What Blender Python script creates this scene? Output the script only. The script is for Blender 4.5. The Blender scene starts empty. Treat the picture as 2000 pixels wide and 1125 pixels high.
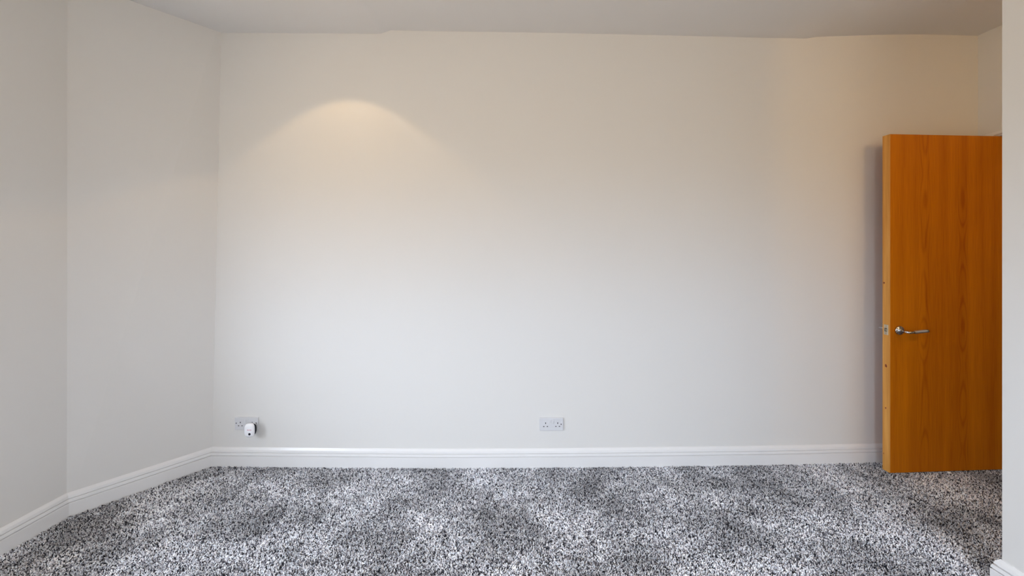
import bpy, bmesh, math, random
import numpy as np
from mathutils import Vector, Matrix

random.seed(4)
S = bpy.context.scene
COL = S.collection

# ------------------------------------------------------------------ camera
cam_d = bpy.data.cameras.new('camera')
cam_d.sensor_width = 36.0
cam_d.lens = 36.0 * 750 / 2000
cam_d.shift_y = -57.5 / 2000
cam_d.clip_start = 0.05
cam = bpy.data.objects.new('camera', cam_d)
cam.location = (0, 0, 1.29)
cam.rotation_euler = (math.pi / 2, 0, 0)
COL.objects.link(cam)
S.camera = cam

# ------------------------------------------------------------------ exposure
S.view_settings.view_transform = 'Standard'
S.view_settings.look = 'None'
S.view_settings.gamma = 1.0
S.view_settings.use_curve_mapping = False
S.view_settings.exposure = 0.0
S.cycles.max_bounces = 12
S.cycles.diffuse_bounces = 8
S.cycles.sample_clamp_indirect = 6.0
S.cycles.use_denoising = True

# ------------------------------------------------------------------ sky (overcast) seen through the added windows out of view
W = bpy.data.worlds.new('world')
S.world = W
W.use_nodes = True
nt = W.node_tree
nt.nodes.clear()
out = nt.nodes.new('ShaderNodeOutputWorld')
bg = nt.nodes.new('ShaderNodeBackground')
tc = nt.nodes.new('ShaderNodeTexCoord')
sp = nt.nodes.new('ShaderNodeSeparateXYZ')
mr = nt.nodes.new('ShaderNodeMapRange')
mr.inputs['From Min'].default_value = -1
mr.inputs['From Max'].default_value = 1
cr = nt.nodes.new('ShaderNodeValToRGB')
cr.color_ramp.elements[0].position = 0.0
cr.color_ramp.elements[0].color = (0.25, 0.195, 0.13, 1)
cr.color_ramp.elements[1].position = 1.0
cr.color_ramp.elements[1].color = (0.98, 1.14, 1.36, 1)
e = cr.color_ramp.elements.new(0.47); e.color = (0.25, 0.20, 0.135, 1)
e = cr.color_ramp.elements.new(0.53); e.color = (0.40, 0.445, 0.52, 1)
nt.links.new(tc.outputs['Generated'], sp.inputs[0])
nt.links.new(sp.outputs['Z'], mr.inputs['Value'])
nt.links.new(mr.outputs[0], cr.inputs[0])
nt.links.new(cr.outputs[0], bg.inputs['Color'])
SKY = 27.3
bg.inputs['Strength'].default_value = SKY
nt.links.new(bg.outputs[0], out.inputs[0])

# added window openings: rear wall (y = -1.6) and left wall (x = -2.241), both outside the frame
REAR_Y = -1.6
WR = (-0.15, 1.42, 0.85, 2.02)      # x0 x1 z0 z1
WL = (-1.38, 1.26, 0.85, 1.88)     # y0 y1 z0 z1

def portal(name, loc, rot, sx, sy):
    l = bpy.data.lights.new(name, 'AREA')
    l.shape = 'RECTANGLE'; l.size = sx; l.size_y = sy
    l.cycles.is_portal = True
    o = bpy.data.objects.new(name, l)
    o.location = loc; o.rotation_euler = rot
    COL.objects.link(o)
portal('sky_portal', ((WR[0]+WR[1])/2, REAR_Y-0.2, (WR[2]+WR[3])/2), (math.pi/2, 0, 0), WR[1]-WR[0], WR[3]-WR[2])
portal('sky_portal', (-2.241-0.36, (WL[0]+WL[1])/2, (WL[2]+WL[3])/2), (math.pi/2, 0, -math.pi/2), WL[1]-WL[0], WL[3]-WL[2])

# ------------------------------------------------------------------ helpers
def lin(r, g, b):
    f = lambda c: (c/255/12.92) if c/255 <= 0.04045 else ((c/255+0.055)/1.055)**2.4
    return (f(r), f(g), f(b), 1)

def mat(name, color, rough=0.6, metal=0.0, spec=None):
    m = bpy.data.materials.new(name)
    m.use_nodes = True
    b = m.node_tree.nodes['Principled BSDF']
    b.inputs['Base Color'].default_value = color if len(color) == 4 else (*color, 1)
    b.inputs['Roughness'].default_value = rough
    b.inputs['Metallic'].default_value = metal
    if spec is not None:
        b.inputs['Specular IOR Level'].default_value = spec
    return m

def add_noise_bump(m, scale, strength, dist=0.002, detail=4):
    t = m.node_tree
    b = t.nodes['Principled BSDF']
    c = t.nodes.new('ShaderNodeTexCoord')
    n = t.nodes.new('ShaderNodeTexNoise')
    n.inputs['Scale'].default_value = scale
    n.inputs['Detail'].default_value = detail
    bp = t.nodes.new('ShaderNodeBump')
    bp.inputs['Strength'].default_value = strength
    bp.inputs['Distance'].default_value = dist
    t.links.new(c.outputs['Object'], n.inputs['Vector'])
    t.links.new(n.outputs['Fac'], bp.inputs['Height'])
    t.links.new(bp.outputs['Normal'], b.inputs['Normal'])

M = {}
M['wall'] = mat('wall_emulsion', (0.695, 0.68, 0.652), 0.75, 0, 0.25); add_noise_bump(M['wall'], 9, 0.10, 0.004)
M['ceiling'] = mat('ceiling_emulsion', (0.72, 0.71, 0.70), 0.9, 0, 0.2); add_noise_bump(M['ceiling'], 6, 0.10, 0.004)
M['gloss'] = mat('white_gloss_paint', (0.755, 0.745, 0.735), 0.3); add_noise_bump(M['gloss'], 40, 0.05, 0.001)
M['plastic'] = mat('white_plastic', (0.62, 0.62, 0.635), 0.35)
M['plastic2'] = mat('white_plastic_rocker', (0.66, 0.66, 0.67), 0.3)
M['device'] = mat('device_white_plastic', (0.86, 0.86, 0.88), 0.3)
M['black'] = mat('black_plastic', (0.005, 0.006, 0.012), 0.5, 0, 0.15)
M['slot'] = mat('dark_slot', (0.012, 0.011, 0.012), 0.7)
M['pink'] = mat('faded_red_print', (0.66, 0.24, 0.30), 0.5)
M['chrome'] = mat('polished_chrome', (0.62, 0.63, 0.66), 0.14, 1.0)
M['brushed'] = mat('brushed_nickel', (0.50, 0.46, 0.42), 0.38, 1.0); add_noise_bump(M['brushed'], 900, 0.6, 0.0004)
M['plate'] = mat('nickel_latch_plate', (0.66, 0.60, 0.46), 0.35, 1.0)
M['lint'] = mat('white_fluff', (0.90, 0.90, 0.88), 0.95)
M['subfloor'] = mat('carpet_backing', (0.28, 0.28, 0.30), 1.0, 0, 0.0)

def speckled_backing():
    t = M['subfloor'].node_tree; L = t.links.new; N = t.nodes.new
    b = t.nodes['Principled BSDF']
    c = N('ShaderNodeTexCoord'); v = N('ShaderNodeTexVoronoi'); v.inputs['Scale'].default_value = 230
    r = N('ShaderNodeValToRGB'); r.color_ramp.interpolation = 'CONSTANT'
    r.color_ramp.elements[0].color = (0.03, 0.03, 0.035, 1)
    r.color_ramp.elements[1].position = 0.30; r.color_ramp.elements[1].color = (0.13, 0.13, 0.14, 1)
    for p, k in ((0.45, (0.28, 0.28, 0.30)), (0.62, (0.42, 0.41, 0.43)), (0.80, (0.58, 0.59, 0.62))):
        e = r.color_ramp.elements.new(p); e.color = (*k, 1)
    s = N('ShaderNodeSeparateXYZ')
    L(c.outputs['Object'], v.inputs['Vector']); L(v.outputs['Color'], s.inputs[0])
    L(s.outputs['X'], r.inputs[0]); L(r.outputs[0], b.inputs['Base Color'])
speckled_backing()

def wood_face():
    m = mat('oak_veneer', (0.45, 0.15, 0.005), 0.5, 0, 0.12)
    t = m.node_tree; L = t.links.new; N = t.nodes.new
    b = t.nodes['Principled BSDF']
    tc = N('ShaderNodeTexCoord')
    # fine vertical pores
    mp = N('ShaderNodeMapping'); mp.inputs['Scale'].default_value = (230, 230, 5.5)
    n1 = N('ShaderNodeTexNoise'); n1.inputs['Scale'].default_value = 1.0; n1.inputs['Detail'].default_value = 4
    L(tc.outputs['Object'], mp.inputs[0]); L(mp.outputs[0], n1.inputs['Vector'])
    # broad vertical bands
    mp2 = N('ShaderNodeMapping'); mp2.inputs['Scale'].default_value = (16, 16, 0.55)
    n2 = N('ShaderNodeTexNoise'); n2.inputs['Scale'].default_value = 1.0; n2.inputs['Detail'].default_value = 3
    L(tc.outputs['Object'], mp2.inputs[0]); L(mp2.outputs[0], n2.inputs['Vector'])
    # cathedral figure in two strips: |x - x0| folded, distorted by slow noise along z, cut into rings
    sx = N('ShaderNodeSeparateXYZ'); L(tc.outputs['Object'], sx.inputs[0])
    def math_(op, a, c=None):
        k = N('ShaderNodeMath'); k.operation = op
        for i, v in enumerate((a, c)):
            if v is None: continue
            if isinstance(v, (int, float)): k.inputs[i].default_value = v
            else: L(v, k.inputs[i])
        return k.outputs[0]
    mp3 = N('ShaderNodeMapping'); mp3.inputs['Scale'].default_value = (2.2, 2.2, 1.9)
    n3 = N('ShaderNodeTexNoise'); n3.inputs['Scale'].default_value = 1.0; n3.inputs['Detail'].default_value = 1.0
    L(tc.outputs['Object'], mp3.inputs[0]); L(mp3.outputs[0], n3.inputs['Vector'])
    figs = []
    for x0, wd in ((0.222, 0.034), (0.468, 0.030)):
        d = math_('SUBTRACT', sx.outputs['X'], x0)
        q = math_('DIVIDE', d, wd)
        q2 = math_('MULTIPLY', q, q)
        w = math_('MULTIPLY', n3.outputs['Fac'], 11.0)
        u = math_('ADD', math_('MULTIPLY', q2, 1.3), w)
        s = math_('SINE', math_('MULTIPLY', u, 5.0))
        s = math_('POWER', math_('MULTIPLY_ADD', s, 0.5), 1.0) if False else math_('ADD', math_('MULTIPLY', s, 0.5), 0.5)
        fall = math_('POWER', 2.718, math_('MULTIPLY', q2, -0.9))
        figs.append(math_('MULTIPLY', math_('POWER', s, 3.0), fall))
    fig = math_('ADD', figs[0], figs[1])
    f1 = math_('MULTIPLY', math_('SUBTRACT', n1.outputs['Fac'], 0.5), 0.85)
    f2 = math_('MULTIPLY', math_('SUBTRACT', n2.outputs['Fac'], 0.5), 1.1)
    v = math_('ADD', math_('ADD', f1, f2), 0.55)
    v = math_('SUBTRACT', v, math_('MULTIPLY', fig, 0.32))
    r = N('ShaderNodeValToRGB')
    r.color_ramp.elements[0].position = 0.0; r.color_ramp.elements[0].color = (0.38, 0.088, 0.001, 1)
    r.color_ramp.elements[1].position = 1.0; r.color_ramp.elements[1].color = (0.70, 0.235, 0.004, 1)
    L(v, r.inputs[0]); L(r.outputs[0], b.inputs['Base Color'])
    bp = N('ShaderNodeBump'); bp.inputs['Strength'].default_value = 0.12; bp.inputs['Distance'].default_value = 0.001
    L(n1.outputs['Fac'], bp.inputs['Height']); L(bp.outputs[0], b.inputs['Normal'])
    return m
M['oak'] = wood_face()

def wood_edge():
    m = mat('pine_lipping', (0.62, 0.30, 0.06), 0.45, 0, 0.3)
    t = m.node_tree; L = t.links.new; N = t.nodes.new
    b = t.nodes['Principled BSDF']
    tc = N('ShaderNodeTexCoord')
    mp = N('ShaderNodeMapping'); mp.inputs['Scale'].default_value = (60, 60, 2.5)
    n1 = N('ShaderNodeTexNoise'); n1.inputs['Scale'].default_value = 1.0; n1.inputs['Detail'].default_value = 4
    L(tc.outputs['Object'], mp.inputs[0]); L(mp.outputs[0], n1.inputs['Vector'])
    r = N('ShaderNodeValToRGB')
    r.color_ramp.elements[0].position = 0.3; r.color_ramp.elements[0].color = (0.55, 0.235, 0.040, 1)
    r.color_ramp.elements[1].position = 0.75; r.color_ramp.elements[1].color = (0.72, 0.36, 0.085, 1)
    L(n1.outputs['Fac'], r.inputs[0]); L(r.outputs[0], b.inputs['Base Color'])
    return m
M['pine'] = wood_edge()
M['knot'] = mat('pine_knot', (0.20, 0.035, 0.008), 0.5)

def glass():
    m = bpy.data.materials.new('window_glass'); m.use_nodes = True
    t = m.node_tree; t.nodes.clear()
    o = t.nodes.new('ShaderNodeOutputMaterial')
    a = t.nodes.new('ShaderNodeBsdfTransparent'); g = t.nodes.new('ShaderNodeBsdfGlossy')
    g.inputs['Roughness'].default_value = 0.02
    x = t.nodes.new('ShaderNodeMixShader'); x.inputs[0].default_value = 0.06
    t.links.new(a.outputs[0], x.inputs[1]); t.links.new(g.outputs[0], x.inputs[2]); t.links.new(x.outputs[0], o.inputs[0])
    return m
M['glass'] = glass()

def emit(name, color, strength):
    m = bpy.data.materials.new(name); m.use_nodes = True
    b = m.node_tree.nodes['Principled BSDF']
    b.inputs['Base Color'].default_value = (0.8, 0.8, 0.8, 1)
    b.inputs['Emission Color'].default_value = (*color, 1)
    b.inputs['Emission Strength'].default_value = strength
    return m
M['lamp'] = emit('lamp_face', (1.0, 0.72, 0.42), 12)

def link(name, bm, m, parent=None, smooth=False):
    bmesh.ops.recalc_face_normals(bm, faces=bm.faces)
    me = bpy.data.meshes.new(name)
    bm.to_mesh(me); bm.free()
    if m: me.materials.append(m)
    if smooth:
        for p in me.polygons: p.use_smooth = True
    o = bpy.data.objects.new(name, me)
    COL.objects.link(o)
    if parent: o.parent = parent
    return o

def box(bm, x0, x1, y0, y1, z0, z1):
    vs = [bm.verts.new(p) for p in ((x0,y0,z0),(x1,y0,z0),(x1,y1,z0),(x0,y1,z0),(x0,y0,z1),(x1,y0,z1),(x1,y1,z1),(x0,y1,z1))]
    for f in ((0,3,2,1),(4,5,6,7),(0,1,5,4),(1,2,6,5),(2,3,7,6),(3,0,4,7)):
        bm.faces.new([vs[i] for i in f])
    return vs

def prism(bm, pts, z0, z1, top=None):
    a = [bm.verts.new((x, y, z0)) for x, y in pts]
    c = [bm.verts.new((x, y, z1)) for x, y in (top or pts)]
    n = len(pts)
    bm.faces.new(a[::-1]); bm.faces.new(c)
    for i in range(n):
        bm.faces.new((a[i], a[(i+1) % n], c[(i+1) % n], c[i]))

def bevel(bm, w, seg=2):
    bmesh.ops.bevel(bm, geom=list(bm.edges), offset=w, segments=seg, profile=0.5, affect='EDGES', clamp_overlap=True)

def lathe(bm, prof, axis_o, axis_d, n=24):
    """prof: list of (radius, distance along axis)"""
    d = Vector(axis_d).normalized()
    u = d.orthogonal().normalized(); v = d.cross(u)
    rings = []
    for r, h in prof:
        c = Vector(axis_o) + d * h
        rings.append([bm.verts.new(c + (u*math.cos(2*math.pi*k/n) + v*math.sin(2*math.pi*k/n)) * max(r, 1e-5)) for k in range(n)])
    for a, b in zip(rings, rings[1:]):
        for k in range(n):
            bm.faces.new((a[k], a[(k+1) % n], b[(k+1) % n], b[k]))
    bm.faces.new(rings[0][::-1]); bm.faces.new(rings[-1])

def tube(bm, path, radii, n=16):
    pts = [Vector(p) for p in path]
    rings = []
    prev = None
    for i, p in enumerate(pts):
        if i == 0: d = pts[1]-p
        elif i == len(pts)-1: d = p-pts[i-1]
        else: d = (pts[i+1]-p).normalized() + (p-pts[i-1]).normalized()
        d.normalize()
        if prev is None: u = d.orthogonal().normalized()
        else: u = (prev - d*prev.dot(d)).normalized()
        prev = u
        v = d.cross(u)
        rings.append([bm.verts.new(p + (u*math.cos(2*math.pi*k/n)+v*math.sin(2*math.pi*k/n))*radii[i]) for k in range(n)])
    for a, b in zip(rings, rings[1:]):
        for k in range(n):
            bm.faces.new((a[k], a[(k+1) % n], b[(k+1) % n], b[k]))
    bm.faces.new(rings[0][::-1]); bm.faces.new(rings[-1])

def tag(o, label, cat, kind=None, group=None):
    o['label'] = label; o['category'] = cat
    if kind: o['kind'] = kind
    if group: o['group'] = group
    return o

def empty(name, loc, rz=0.0):
    o = bpy.data.objects.new(name, None)
    o.empty_display_size = 0.1
    o.location = loc; o.rotation_euler = (0, 0, rz)
    COL.objects.link(o)
    return o

# ------------------------------------------------------------------ room shell
ZB, ZT = -0.012, 2.82
CEIL = 2.70
bx = np.array([-1.877, -1.146, -0.444, 0.254, 0.960, 1.610, 1.960, 2.345, 2.973])
by = np.array([2.401, 2.387, 2.377, 2.385, 2.400, 2.415, 2.430, 2.448, 2.450])
def smooth_interp(x, X, Y):
    # average of linear interpolation over a small window: no visible facets in the bowed wall
    return float(np.mean([np.interp(x + d, X, Y) for d in np.linspace(-0.18, 0.18, 9)]))
BX = list(np.linspace(-1.877, 2.973, 56))
BACK = [(x, smooth_interp(x, bx, by)) for x in BX]
BACK[0] = (-1.877, 2.401)
def back_y(x): return smooth_interp(x, bx, by)

# back wall, slightly bowed old plaster
bm = bmesh.new()
prism(bm, BACK + [(3.10, BACK[-1][1]), (3.10, 2.62), (-2.05, 2.62)], ZB, ZT)
tag(link('wall_back', bm, M['wall']), 'long plain white back wall with two socket plates', 'wall', 'structure')

# splayed wall in the left corner (leans a little)
LC = (-2.236, 1.928)
bm = bmesh.new()
prism(bm, [LC, (-1.877, 2.401), (-1.98, 2.60), (-2.44, 2.02)], ZB, ZT,
      [(-2.236, 1.932), (-1.812, 2.401), (-1.95, 2.60), (-2.44, 2.02)])
tag(link('wall_left_splay', bm, M['wall']), 'narrow white wall angled across the left corner', 'wall', 'structure')

# left wall with an added window opening (outside the frame)
def wall_x(bm, xa, xb, y0, y1, hole):
    a, b, c, d = hole
    box(bm, xa, xb, y0, a, ZB, ZT); box(bm, xa, xb, b, y1, ZB, ZT)
    box(bm, xa, xb, a, b, ZB, c); box(bm, xa, xb, a, b, d, ZT)
bm = bmesh.new()
wall_x(bm, -2.60, -2.236, REAR_Y-0.2, 2.0, WL)
tag(link('wall_left', bm, M['wall']), 'white wall at the left edge running toward the viewer', 'wall', 'structure')

bm = bmesh.new()
a, b, c, d = WR
for q in ((-2.236, a, ZB, ZT), (b, 2.06, ZB, ZT), (a, b, ZB, c), (a, b, d, ZT)):
    box(bm, q[0], q[1], REAR_Y-0.2, REAR_Y, q[2], q[3])
tag(link('wall_front', bm, M['wall']), 'white wall behind the viewer with an added window', 'wall', 'structure')

# projecting wall at the right edge, ending where the door recess begins
NX, NY = 1.916, 1.501
RX, AY = 2.973, -0.40          # recess wall, and the far end of an unseen lobby, invented to light the recess
bm = bmesh.new()
box(bm, NX, NX+0.144, REAR_Y, NY, ZB, ZT)
box(bm, NX+0.144, RX+0.12, AY-0.12, AY, ZB, ZT)
tag(link('wall_right', bm, M['wall']), 'bright white projecting wall at the right edge of the room', 'wall', 'structure')

# wall of the door recess with the doorway
DY0, DY1, DZ1 = 1.590, 2.345, 2.038
bm = bmesh.new()
box(bm, RX, RX+0.12, AY, DY0-0.03, ZB, ZT)
box(bm, RX, RX+0.12, DY1+0.03, 2.451, ZB, ZT)
box(bm, RX, RX+0.12, DY0-0.03, DY1+0.03, DZ1+0.03, ZT)
tag(link('wall_recess', bm, M['wall']), 'shaded white recess wall above and beside the oak door', 'wall', 'structure')

# unseen hallway beyond the doorway, invented to suit the light
bm = bmesh.new()
box(bm, 4.20, 4.30, 1.0, 3.4, ZB, ZT)
box(bm, RX+0.12, 4.20, 0.9, 1.0, ZB, ZT)
box(bm, 3.10, 4.20, 3.3, 3.4, ZB, ZT)
box(bm, 3.10, 3.20, 2.451, 3.3, ZB, ZT)
tag(link('wall_hallway', bm, M['wall']), 'unseen hallway walls added beyond the open door', 'wall', 'structure')

# floor (carpet backing) and ceiling
bm = bmesh.new()
FL = [(-2.55, REAR_Y-0.1), (3.05, REAR_Y-0.1), (3.05, 0.95), (4.25, 0.95), (4.25, 3.35), (3.15, 3.35), (3.15, 2.55), (-2.0, 2.55), (-2.55, 2.0)]
vs = [bm.verts.new((x, y, -0.008)) for x, y in FL]
bm.faces.new(vs)
tag(link('floor', bm, M['subfloor']), 'dark floor under the speckled grey carpet', 'floor', 'structure')

cxp = np.array([-1.815, -1.146, -0.82, -0.785, -0.755, -0.444, 0.254, 0.960, 1.610, 1.86, 1.925, 2.345, 2.613, 2.973])
czp = np.array([2.701, 2.689, 2.682, 2.694, 2.706, 2.697, 2.691, 2.685, 2.678, 2.680, 2.692, 2.716, 2.720, 2.711])
def ceil_z(x, y):
    dz = float(np.interp(x, cxp, czp)) - CEIL
    dist = max(0.0, 2.40 - y)
    return CEIL + dz * math.exp(-dist / 0.16)
xs = sorted(set(list(np.linspace(-2.58, 4.25, 71)) + [-0.82, -0.80, -0.785, -0.77, -0.755, 1.86, 1.89, 1.925]))
ys = [REAR_Y-0.1, -0.5, 0.8, 1.5, 1.8, 1.95, 2.05, 2.12, 2.18, 2.23, 2.28, 2.32, 2.36, 2.40, 2.46, 2.55, 3.35]
bm = bmesh.new()
g = [[bm.verts.new((x, y, ceil_z(x, y))) for x in xs] for y in ys]
for j in range(len(ys)-1):
    for i in range(len(xs)-1):
        bm.faces.new((g[j][i], g[j+1][i], g[j+1][i+1], g[j][i+1]))
tag(link('ceiling', bm, M['ceiling'], smooth=True), 'plain white ceiling, a little uneven along the back wall', 'ceiling', 'structure')

# ------------------------------------------------------------------ skirting boards
PROF = [(0.0, -0.012), (0.018, -0.012), (0.018, 0.0630), (0.0165, 0.0645), (0.0095, 0.0645), (0.0095, 0.0692), (0.0175, 0.0700),
        (0.0150, 0.0835), (0.0070, 0.0832), (0.0070, 0.0882), (0.0130, 0.0890),
        (0.0105, 0.1000), (0.0060, 0.1080), (0.0030, 0.1130), (0.0, 0.1130)]
def skirting(name, path, i0, i1, label, scale=1.0, side=1):
    """sweep the profile along path[i0..i1]; the room lies to the right of the direction of travel when side = 1"""
    P = [Vector((x, y)) for x, y in path]
    n = len(P)
    off = []
    for i in range(n):
        ds = []
        if i > 0: ds.append((P[i]-P[i-1]).normalized())
        if i < n-1: ds.append((P[i+1]-P[i]).normalized())
        ns = [Vector((d.y, -d.x))*side for d in ds]
        if len(ns) == 1: off.append(ns[0])
        else:
            m = (ns[0]+ns[1]).normalized()
            off.append(m / max(0.3, m.dot(ns[0])))
    bm = bmesh.new()
    rings = []
    for i in range(i0, i1+1):
        rings.append([bm.verts.new((P[i].x+off[i].x*o*scale, P[i].y+off[i].y*o*scale, z)) for o, z in PROF])
    m = len(PROF)
    for a, b in zip(rings, rings[1:]):
        for k in range(m):
            bm.faces.new((a[k], a[(k+1) % m], b[(k+1) % m], b[k]))
    bm.faces.new(rings[0]); bm.faces.new(rings[-1][::-1])
    return tag(link(name, bm, M['gloss']), label, 'skirting board', 'structure')
path = [(-2.236, REAR_Y), LC] + BACK
nb = len(path)
skirting('baseboard_left', path, 0, 1, 'white grooved skirting board along the left edge wall')
skirting('baseboard_left_splay', path, 1, 2, 'white grooved skirting board along the angled corner wall')
skirting('baseboard_back', path, 2, nb-1, 'long white grooved skirting board under the two socket plates')
pr = [(NX+0.144, AY), (NX+0.144, NY), (NX, NY), (NX, REAR_Y)]
skirting('baseboard_right', pr, 0, 3, 'white grooved skirting board round the projecting right wall', scale=1.2)

# ------------------------------------------------------------------ unseen windows, added to bring in daylight
def window(name, loc, rz, w, h, label):
    r = empty(name, loc, rz)
    tag(r, label, 'added window', 'structure')
    f = 0.06
    bm = bmesh.new()
    for q in ((-w/2, w/2, 0, f), (-w/2, w/2, h-f, h), (-w/2, -w/2+f, f, h-f), (w/2-f, w/2, f, h-f), (-0.03, 0.03, f, h-f)):
        box(bm, q[0], q[1], -0.03, 0.03, q[2], q[3])
    link('window_frame', bm, M['gloss'], r)
    for a, b in ((-w/2+f, -0.03), (0.03, w/2-f)):
        bm = bmesh.new(); box(bm, a, b, -0.003, 0.003, f, h-f)
        link('pane', bm, M['glass'], r)
    bm = bmesh.new(); box(bm, -w/2, w/2, 0.03, 0.16, 0.0, 0.022); bevel(bm, 0.004)
    link('window_sill', bm, M['gloss'], r)
    return r
window('added_window_1', ((WR[0]+WR[1])/2, REAR_Y-0.15, WR[2]), 0, WR[1]-WR[0], WR[3]-WR[2], 'added white framed window for daylight in the wall behind the viewer')
window('added_window_2', (-2.236-0.30, (WL[0]+WL[1])/2, WL[2]), -math.pi/2, WL[1]-WL[0], WL[3]-WL[2], 'added white framed window for daylight in the left wall beside the viewer')

# ------------------------------------------------------------------ doorway trim
bm = bmesh.new()
box(bm, RX-0.004, RX+0.124, DY0-0.03, DY0, ZB, DZ1)
box(bm, RX-0.004, RX+0.124, DY1, DY1+0.03, ZB, DZ1)
box(bm, RX-0.004, RX+0.124, DY0-0.03, DY1+0.03, DZ1, DZ1+0.03)
t1 = tag(link('trim_1', bm, M['gloss']), 'white door lining behind the hinge side of the oak door', 'door frame', 'structure')
bm = bmesh.new()
for q in ((DY1+0.012, DY1+0.054, ZB, DZ1+0.010), (DY0-0.062, DY0-0.012, ZB, DZ1+0.010), (DY0-0.062, DY1+0.054, DZ1+0.010, DZ1+0.026)):
    box(bm, RX-0.016, RX, q[0], q[1], q[2], q[3])
link('architrave', bm, M['gloss'], t1)

# ------------------------------------------------------------------ oak door, standing open into the room
HX, HY = 3.004, 2.337
ang = math.atan2(HY-2.295, HX-2.258)
DW = math.hypot(HY-2.295, HX-2.258)
DH, DT = 2.026, 0.044
door = empty('door_1', (2.258, 2.295, 0.008), ang)     # local x: leading edge -> hinge, y: into the recess, z up
tag(door, 'open orange oak veneer door with chrome lever handle at the right', 'door', 'structure')
LIP = 0.0
bm = bmesh.new(); box(bm, 0.0045, DW, 0, DT, 0, DH); bevel(bm, 0.0006, 1)
link('door_leaf', bm, M['oak'], door)
bm = bmesh.new(); box(bm, 0, 0.0045, 0.0006, DT-0.0006, 0, DH); bevel(bm, 0.0006, 1)
lip = link('edge_lipping', bm, M['pine'], door); lip['label'] = 'paler pine leading edge with knots'
for (yy, zz, ry, rz_) in ((0.034, 1.135, 0.0045, 0.007), (0.022, 0.635, 0.006, 0.009), (0.024, 0.380, 0.004, 0.005), (0.036, 0.10, 0.0025, 0.004)):
    bm = bmesh.new()
    vs = []
    for k in range(14):
        t = 2*math.pi*k/14; q = 1 + random.uniform(-.2, .2)
        vs.append(bm.verts.new((-0.0004, yy+math.cos(t)*ry*q, zz+math.sin(t)*rz_*q)))
    f = bm.faces.new(vs)
    ex = bmesh.ops.extrude_face_region(bm, geom=[f])
    for v in ex['geom']:
        if isinstance(v, bmesh.types.BMVert): v.co.x = 0.0006
    link('knot', bm, M['knot'], lip)

# latch plate in the leading edge
HZ = 0.853
bm = bmesh.new(); box(bm, -0.0012, 0.0015, 0.009, 0.035, HZ-0.031, HZ+0.031); bevel(bm, 0.0008, 1)
lp = link('latch_plate', bm, M['plate'], door); lp['label'] = 'nickel latch plate in the door edge'
bm = bmesh.new(); box(bm, -0.0018, 0.0, 0.0155, 0.0285, HZ-0.011, HZ+0.010)
link('latch_recess', bm, M['slot'], lp)
bm = bmesh.new()
prism(bm, [(-0.006, 0.0165), (-0.0018, 0.0165), (-0.0018, 0.0235), (-0.003, 0.0235)], HZ-0.008, HZ+0.006)
link('latch_bolt', bm, M['plate'], lp)
for zz in (HZ-0.0215, HZ+0.0215):
    bm = bmesh.new(); lathe(bm, [(0.0042, 0), (0.0042, 0.0006), (0.003, 0.0012)], (-0.0011, 0.022, zz), (-1, 0, 0), 14)
    box(bm, -0.0026, -0.0022, 0.0190, 0.0250, zz-0.0005, zz+0.0005)
    link('screw', bm, M['brushed'], lp)

# lever handles (front and back)
def lever(sgn, y0):
    """sgn -1: on the room face (towards -y); +1: on the hidden face"""
    X0 = 0.057
    bm = bmesh.new()
    lathe(bm, [(0.0265, 0), (0.0265, 0.006), (0.0245, 0.009), (0.0130, 0.0095), (0.0130, 0.016), (0.0095, 0.017)], (X0, y0, HZ), (0, sgn, 0), 32)
    h = link('handle', bm, M['chrome'], door, True)
    h['label'] = 'chrome lever handle on a round rose' if sgn < 0 else 'chrome lever handle on the far face'
    reach = 0.056 if sgn < 0 else 0.072
    bm = bmesh.new()
    pts = [(X0, y0+sgn*0.015, HZ), (X0, y0+sgn*(reach-0.010), HZ-0.003), (X0+0.003, y0+sgn*(reach-0.003), HZ-0.004),
           (X0+0.010, y0+sgn*reach, HZ-0.0045), (X0+0.034, y0+sgn*reach, HZ-0.002)]
    tube(bm, pts, [0.0085, 0.0078, 0.0076, 0.0074, 0.0072])
    link('lever', bm, M['chrome'], h, True)
    bm = bmesh.new()
    a = Vector((X0+0.034, y0+sgn*reach, HZ-0.002)); b = Vector((X0+0.112, y0+sgn*reach, HZ+0.0045)); d = b-a
    prof = [(0.0072, 0.0), (0.0088, 0.003)]
    n = 14
    for k in range(n):
        t0 = 0.004 + (d.length-0.010)*k/n; t1_ = 0.004 + (d.length-0.010)*(k+0.5)/n
        prof += [(0.0094, t0), (0.0094, t1_), (0.0088, t1_+0.0004), (0.0088, 0.004+(d.length-0.010)*(k+1)/n-0.0004)]
    prof += [(0.0090, d.length-0.004)]
    lathe(bm, prof, a, d, 20)
    link('lever_grip', bm, M['brushed'], h)
    bm = bmesh.new()
    lathe(bm, [(0.0095, d.length-0.004), (0.0100, d.length-0.0025), (0.0100, d.length+0.0035), (0.0085, d.length+0.005)], a, d, 20)
    link('lever_cap', bm, M['chrome'], h)
lever(-1, 0.0)
lever(1, DT)
for zz in (0.22, 1.0, 1.78):
    bm = bmesh.new()
    lathe(bm, [(0.006, 0), (0.006, 0.1)], (DW+0.002, DT+0.004, zz), (0, 0, 1), 12)
    box(bm, DW-0.002, DW, 0.012, DT, zz, zz+0.1)
    link('hinge', bm, M['brushed'], door)

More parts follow.
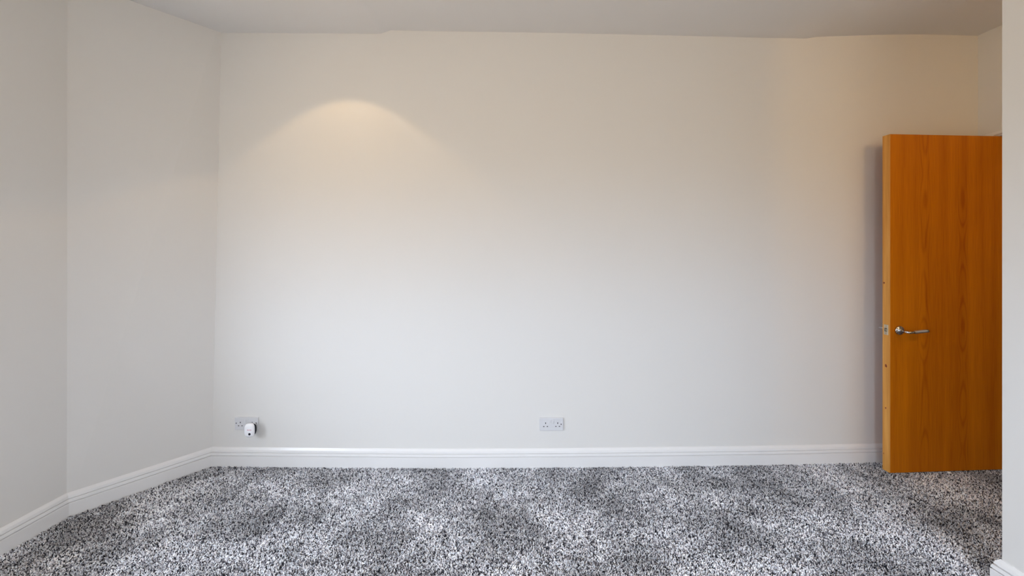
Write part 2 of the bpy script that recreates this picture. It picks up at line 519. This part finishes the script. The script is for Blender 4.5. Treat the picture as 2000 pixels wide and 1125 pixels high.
# ------------------------------------------------------------------ double wall sockets
def socket(name, x, z, label, group, dots):
    yw = back_y(x)
    rz = math.atan2(back_y(x+0.08)-back_y(x-0.08), 0.16)
    r = empty(name, (x, yw, z), rz)          # local -y faces the room
    tag(r, label, 'socket', None, group)
    bm = bmesh.new(); box(bm, -0.0735, 0.0735, -0.0095, 0.0, -0.0395, 0.0395)
    es = [e for e in bm.edges if not (abs(e.verts[0].co.y) < 1e-6 and abs(e.verts[1].co.y) < 1e-6)]
    bmesh.ops.bevel(bm, geom=es, offset=0.003, segments=3, profile=0.5, affect='EDGES')
    link('faceplate', bm, M['plastic'], r)
    # centre rocker block with its two rockers
    for s in (-1, 1):
        bm = bmesh.new()
        x0, x1 = (-0.0125, -0.0005) if s < 0 else (0.0005, 0.0125)
        vs = box(bm, x0, x1, -0.0128, -0.0090, 0.004, 0.0285)
        for v in vs:
            if v.co.z < 0.01 and v.co.y < -0.01: v.co.y += 0.0022
        bevel(bm, 0.0008, 1)
        link('switch_rocker', bm, M['plastic2'], r)
    bm = bmesh.new()
    for q in ((-0.0142, 0.0142, 0.0024, 0.0034), (-0.0142, 0.0142, 0.0290, 0.0302), (-0.0142, -0.0132, 0.0034, 0.0290), (0.0132, 0.0142, 0.0034, 0.0290)):
        box(bm, q[0], q[1], -0.0099, -0.0090, q[2], q[3])
    link('switch_surround', bm, M['plastic'], r)
    for cx in (-0.0375, 0.0375):
        for (px, pz, wx, wz) in ((0, 0.0075, 0.0024, 0.0046), (-0.0110, -0.0130, 0.0040, 0.0024), (0.0110, -0.0130, 0.0040, 0.0024)):
            bm = bmesh.new(); box(bm, cx+px-wx, cx+px+wx, -0.0100, -0.0090, pz-wz, pz+wz); bevel(bm, 0.0005, 1)
            link('pin_slot', bm, M['slot'], r)
    for (px, pz) in dots:
        bm = bmesh.new(); lathe(bm, [(0.0034, 0), (0.0034, 0.0008), (0.0024, 0.0012)], (px, -0.0092, pz), (0, -1, 0), 12)
        link('screw_hole', bm, M['slot'], r)
    return r
socket('wall_socket', -1.652, 0.263, 'white double socket plate in left corner with a device plugged in', 'double wall sockets', [(-0.063, 0.003), (0.062, 0.005)])
socket('wall_socket', 0.245, 0.264, 'white double socket plate in the middle of the wall, nothing plugged in', 'double wall sockets', [(0.0590, 0.0005)])

# ------------------------------------------------------------------ plug-in device on the left socket
dx, dz = -1.594, 0.247
dy = back_y(-1.62)
dev = empty('plug_in_device', (dx, dy, dz), 0)
tag(dev, 'small white and black plug-in device on the left socket', 'plug-in device')
def superell(bm, sections, n=36, ex=3.2):
    """sections: (y, half width, half height, x offset); superellipse rings swept along y"""
    rings = []
    for y, a, b, ox in sections:
        ring = []
        for k in range(n):
            t = 2*math.pi*k/n
            c, s = math.cos(t), math.sin(t)
            ring.append(bm.verts.new((ox + a*math.copysign(abs(c)**(2/ex), c), y, b*math.copysign(abs(s)**(2/ex), s))))
        rings.append(ring)
    for a, b in zip(rings, rings[1:]):
        for k in range(n):
            bm.faces.new((a[k], a[(k+1) % n], b[(k+1) % n], b[k]))
    bm.faces.new(rings[0][::-1]); bm.faces.new(rings[-1])
bm = bmesh.new()   # domed white front
superell(bm, [(-0.0780, 0.012, 0.020, 0), (-0.0765, 0.020, 0.030, 0), (-0.0735, 0.0255, 0.0365, 0), (-0.069, 0.0285, 0.0400, 0), (-0.063, 0.0298, 0.0415, 0), (-0.060, 0.0298, 0.0415, 0)])
link('front_shell', bm, M['device'], dev, True)
bm = bmesh.new()   # black back shell
superell(bm, [(-0.060, 0.0293, 0.0355, 0.001), (-0.047, 0.0293, 0.0345, 0.001), (-0.040, 0.0270, 0.0310, 0.0), (-0.036, 0.022, 0.026, -0.002)])
bs = link('back_shell', bm, M['black'], dev, True); bs['label'] = 'black back half'
bm = bmesh.new(); superell(bm, [(-0.040, 0.019, 0.023, -0.014), (-0.011, 0.019, 0.023, -0.014), (-0.0100, 0.018, 0.022, -0.014)], 28, 4)
link('plug_base', bm, M['device'], dev)
bm = bmesh.new()
lathe(bm, [(0.0075, 0), (0.0075, 0.0020), (0.0060, 0.0028)], (0.0085, -0.0758, -0.0175), (0, -1, 0), 20)
sb = link('sensor_button', bm, M['black'], dev); sb['label'] = 'round black button'
bm = bmesh.new()   # worn, unreadable red print
xg = -0.0045
for w_, h_ in ((0.0036, 0.0052), (0.0030, 0.0038), (0.0030, 0.0038), (0.0016, 0.0052), (0.0030, 0.0038), (0.0030, 0.0038)):
    box(bm, xg, xg+w_, -0.0784, -0.0745, 0.0050, 0.0050+h_); xg += w_+0.0012
link('print', bm, M['pink'], dev)

# ------------------------------------------------------------------ recessed ceiling downlights (outside the frame); the two behind the viewer are added warm fill
def downlight(x, y, watts, spot=math.radians(96), label='', lit=True):
    z = CEIL
    r = empty('downlight', (x, y, z), 0)
    tag(r, label, 'ceiling light', None, 'recessed ceiling downlights')
    bm = bmesh.new()
    n = 32
    prof = [(0.044, 0.0), (0.044, -0.003), (0.040, -0.005), (0.033, -0.004), (0.032, -0.001)]
    rings = [[bm.verts.new((rr*math.cos(2*math.pi*k/n), rr*math.sin(2*math.pi*k/n), h)) for k in range(n)] for rr, h in prof]
    for a, b in zip(rings, rings[1:]):
        for k in range(n): bm.faces.new((a[k], a[(k+1) % n], b[(k+1) % n], b[k]))
    link('trim_ring', bm, M['gloss'], r)
    bm = bmesh.new(); lathe(bm, [(0.032, -0.0012), (0.032, -0.0005)], (0, 0, 0), (0, 0, 1), 24)
    link('lamp_face', bm, M['lamp'], r)
    l = bpy.data.lights.new('downlight_beam', 'SPOT')
    l.energy = watts; l.color = (1.0, 0.70, 0.38)
    l.spot_size = spot; l.spot_blend = 0.12; l.shadow_soft_size = 0.02
    o = bpy.data.objects.new('downlight_beam', l)
    o.location = (0, 0, -0.008)
    COL.objects.link(o); o.parent = r
    return r
downlight(-1.02, 1.945, 10, label='recessed white downlight nearest the back wall, lighting its upper left')
downlight(-1.02, -0.55, 20, label='added warm fill downlight behind the viewer at the left')
downlight(0.95, -0.55, 20, label='added warm fill downlight behind the viewer at the right')
downlight(3.65, 1.9, 8, spot=math.radians(120), label='recessed white downlight in the hallway nearest the doorway')

# unseen lobby fitting, added to warm the door recess and upper wall
lob = empty('added_ceiling_light', (2.50, 0.50, CEIL), 0)
tag(lob, 'added unseen ceiling light warming the lobby behind the projecting wall', 'ceiling light')
bm = bmesh.new(); lathe(bm, [(0.11, 0), (0.11, -0.025), (0.105, -0.03)], (0, 0, 0), (0, 0, 1), 32)
link('base', bm, M['gloss'], lob)
bm = bmesh.new(); lathe(bm, [(0.10, -0.028), (0.098, -0.06), (0.082, -0.085), (0.05, -0.102), (0.0, -0.108)], (0, 0, 0), (0, 0, 1), 32)
link('diffuser', bm, M['lamp'], lob, True)
l = bpy.data.lights.new('fill_bulb', 'POINT'); l.energy = 12; l.color = (1.0, 0.63, 0.28); l.shadow_soft_size = 0.10
o = bpy.data.objects.new('fill_bulb', l); o.location = (0, 0, -0.22); COL.objects.link(o); o.parent = lob

# ------------------------------------------------------------------ carpet pile
def carpet_material():
    m = mat('carpet_yarn', (0.2, 0.2, 0.2), 0.95, 0, 0.15)
    t = m.node_tree; L = t.links.new; N = t.nodes.new
    b = t.nodes['Principled BSDF']
    oi = N('ShaderNodeObjectInfo')
    r = N('ShaderNodeValToRGB')
    cr = r.color_ramp
    cr.interpolation = 'CONSTANT'
    cols = [(0.0, (0.022, 0.023, 0.030)), (0.15, (0.11, 0.11, 0.13)), (0.27, (0.33, 0.315, 0.34)),
            (0.40, (0.53, 0.545, 0.59)), (0.55, (0.74, 0.71, 0.735)), (0.69, (0.82, 0.85, 0.89)), (0.85, (0.95, 0.94, 0.94))]
    cr.elements[0].position = 0; cr.elements[0].color = (*cols[0][1], 1)
    cr.elements[1].position = cols[1][0]; cr.elements[1].color = (*cols[1][1], 1)
    for p, c in cols[2:]:
        e = cr.elements.new(p); e.color = (*c, 1)
    L(oi.outputs['Random'], r.inputs[0])
    # trodden and brushed patches: shading of the leaning pile, put into the yarn colour by noise
    nz = N('ShaderNodeTexNoise'); nz.inputs['Scale'].default_value = 3.0; nz.inputs['Detail'].default_value = 4.0; nz.inputs['Roughness'].default_value = 0.62
    L(oi.outputs['Location'], nz.inputs['Vector'])
    mr = N('ShaderNodeMapRange'); mr.inputs['From Min'].default_value = 0.33; mr.inputs['From Max'].default_value = 0.62
    mr.inputs['To Min'].default_value = 0.50; mr.inputs['To Max'].default_value = 1.22
    L(nz.outputs['Fac'], mr.inputs['Value'])
    mx = N('ShaderNodeMix'); mx.data_type = 'RGBA'; mx.blend_type = 'MULTIPLY'; mx.inputs[0].default_value = 1.0
    L(r.outputs[0], mx.inputs[6]); L(mr.outputs[0], mx.inputs[7])
    L(mx.outputs[2], b.inputs['Base Color'])
    return m
M['carpet'] = carpet_material()

bm = bmesh.new()
CP = [(-2.215, 0.75), (1.89, 0.75), (1.89, NY+0.022), (2.085, NY+0.022), (2.085, 1.15), (2.965, 1.15), (2.965, 1.6), (4.1, 1.6), (4.1, 2.20), (2.96, 2.42)]
CP += [(x, back_y(x)-0.016) for x in np.linspace(2.9, -1.85, 30)]
CP += [(-1.862, 2.376), (-2.212, 1.912)]
vs = [bm.verts.new((x, y, -0.0075)) for x, y in CP]
f = bm.faces.new(vs)
if f.normal.z < 0: f.normal_flip()
bmesh.ops.triangulate(bm, faces=[f])
me = bpy.data.meshes.new('carpet_pile'); bm.to_mesh(me); bm.free()
if me.polygons[0].normal.z < 0: me.flip_normals()
pile = bpy.data.objects.new('carpet_pile', me); COL.objects.link(pile)
tag(pile, 'speckled grey, black and white twist pile carpet covering the floor', 'carpet', 'stuff')

ng = bpy.data.node_groups.new('pile', 'GeometryNodeTree')
ng.interface.new_socket('Geometry', in_out='INPUT', socket_type='NodeSocketGeometry')
ng.interface.new_socket('Geometry', in_out='OUTPUT', socket_type='NodeSocketGeometry')
N = ng.nodes.new; L = ng.links.new
gi = N('NodeGroupInput'); go = N('NodeGroupOutput')
dp = N('GeometryNodeDistributePointsOnFaces'); dp.inputs['Density'].default_value = 64000
L(gi.outputs[0], dp.inputs['Mesh'])
cone = N('GeometryNodeMeshCone')
cone.inputs['Vertices'].default_value = 6
cone.inputs['Side Segments'].default_value = 1
cone.inputs['Radius Top'].default_value = 0.0013
cone.inputs['Radius Bottom'].default_value = 0.0021
cone.inputs['Depth'].default_value = 0.0100
sm = N('GeometryNodeSetMaterial'); sm.inputs['Material'].default_value = M['carpet']
L(cone.outputs['Mesh'], sm.inputs['Geometry'])
ip = N('GeometryNodeInstanceOnPoints')
L(dp.outputs['Points'], ip.inputs['Points']); L(sm.outputs[0], ip.inputs['Instance'])
# lean of the pile: random per tuft plus slow drift over the floor (footprints and brush marks)
rv = N('FunctionNodeRandomValue'); rv.data_type = 'FLOAT_VECTOR'
rv.inputs['Min'].default_value = (-0.75, -0.75, 0); rv.inputs['Max'].default_value = (0.75, 0.75, 6.283)
nz = N('ShaderNodeTexNoise'); nz.inputs['Scale'].default_value = 3.4; nz.inputs['Detail'].default_value = 3.0
ps = N('GeometryNodeInputPosition'); L(ps.outputs[0], nz.inputs['Vector'])
vm = N('ShaderNodeVectorMath'); vm.operation = 'SUBTRACT'; vm.inputs[1].default_value = (0.5, 0.5, 0.5)
L(nz.outputs['Color'], vm.inputs[0])
vk = N('ShaderNodeVectorMath'); vk.operation = 'MULTIPLY'; vk.inputs[1].default_value = (3.0, 3.0, 0.0)
L(vm.outputs[0], vk.inputs[0])
va = N('ShaderNodeVectorMath'); va.operation = 'ADD'
L(rv.outputs['Value'], va.inputs[0]); L(vk.outputs[0], va.inputs[1])
L(va.outputs[0], ip.inputs['Rotation'])
rs = N('FunctionNodeRandomValue'); rs.data_type = 'FLOAT'
rs.inputs['Min'].default_value = 0.75; rs.inputs['Max'].default_value = 1.3
L(rs.outputs[1], ip.inputs['Scale'])
L(ip.outputs[0], go.inputs[0])
md = pile.modifiers.new('pile', 'NODES'); md.node_group = ng
pile.data.materials.append(M['carpet'])

# ------------------------------------------------------------------ bit of fluff under the door
bm = bmesh.new()
bmesh.ops.create_icosphere(bm, subdivisions=2, radius=0.0085)
for v in bm.verts:
    v.co *= random.uniform(0.7, 1.25); v.co.z *= 0.7
fl = link('carpet_fluff', bm, M['lint'], None, True)
fl.location = (2.612, 2.294, 0.0120)
tag(fl, 'tiny white fluff ball on the dark carpet under the door', 'fluff')
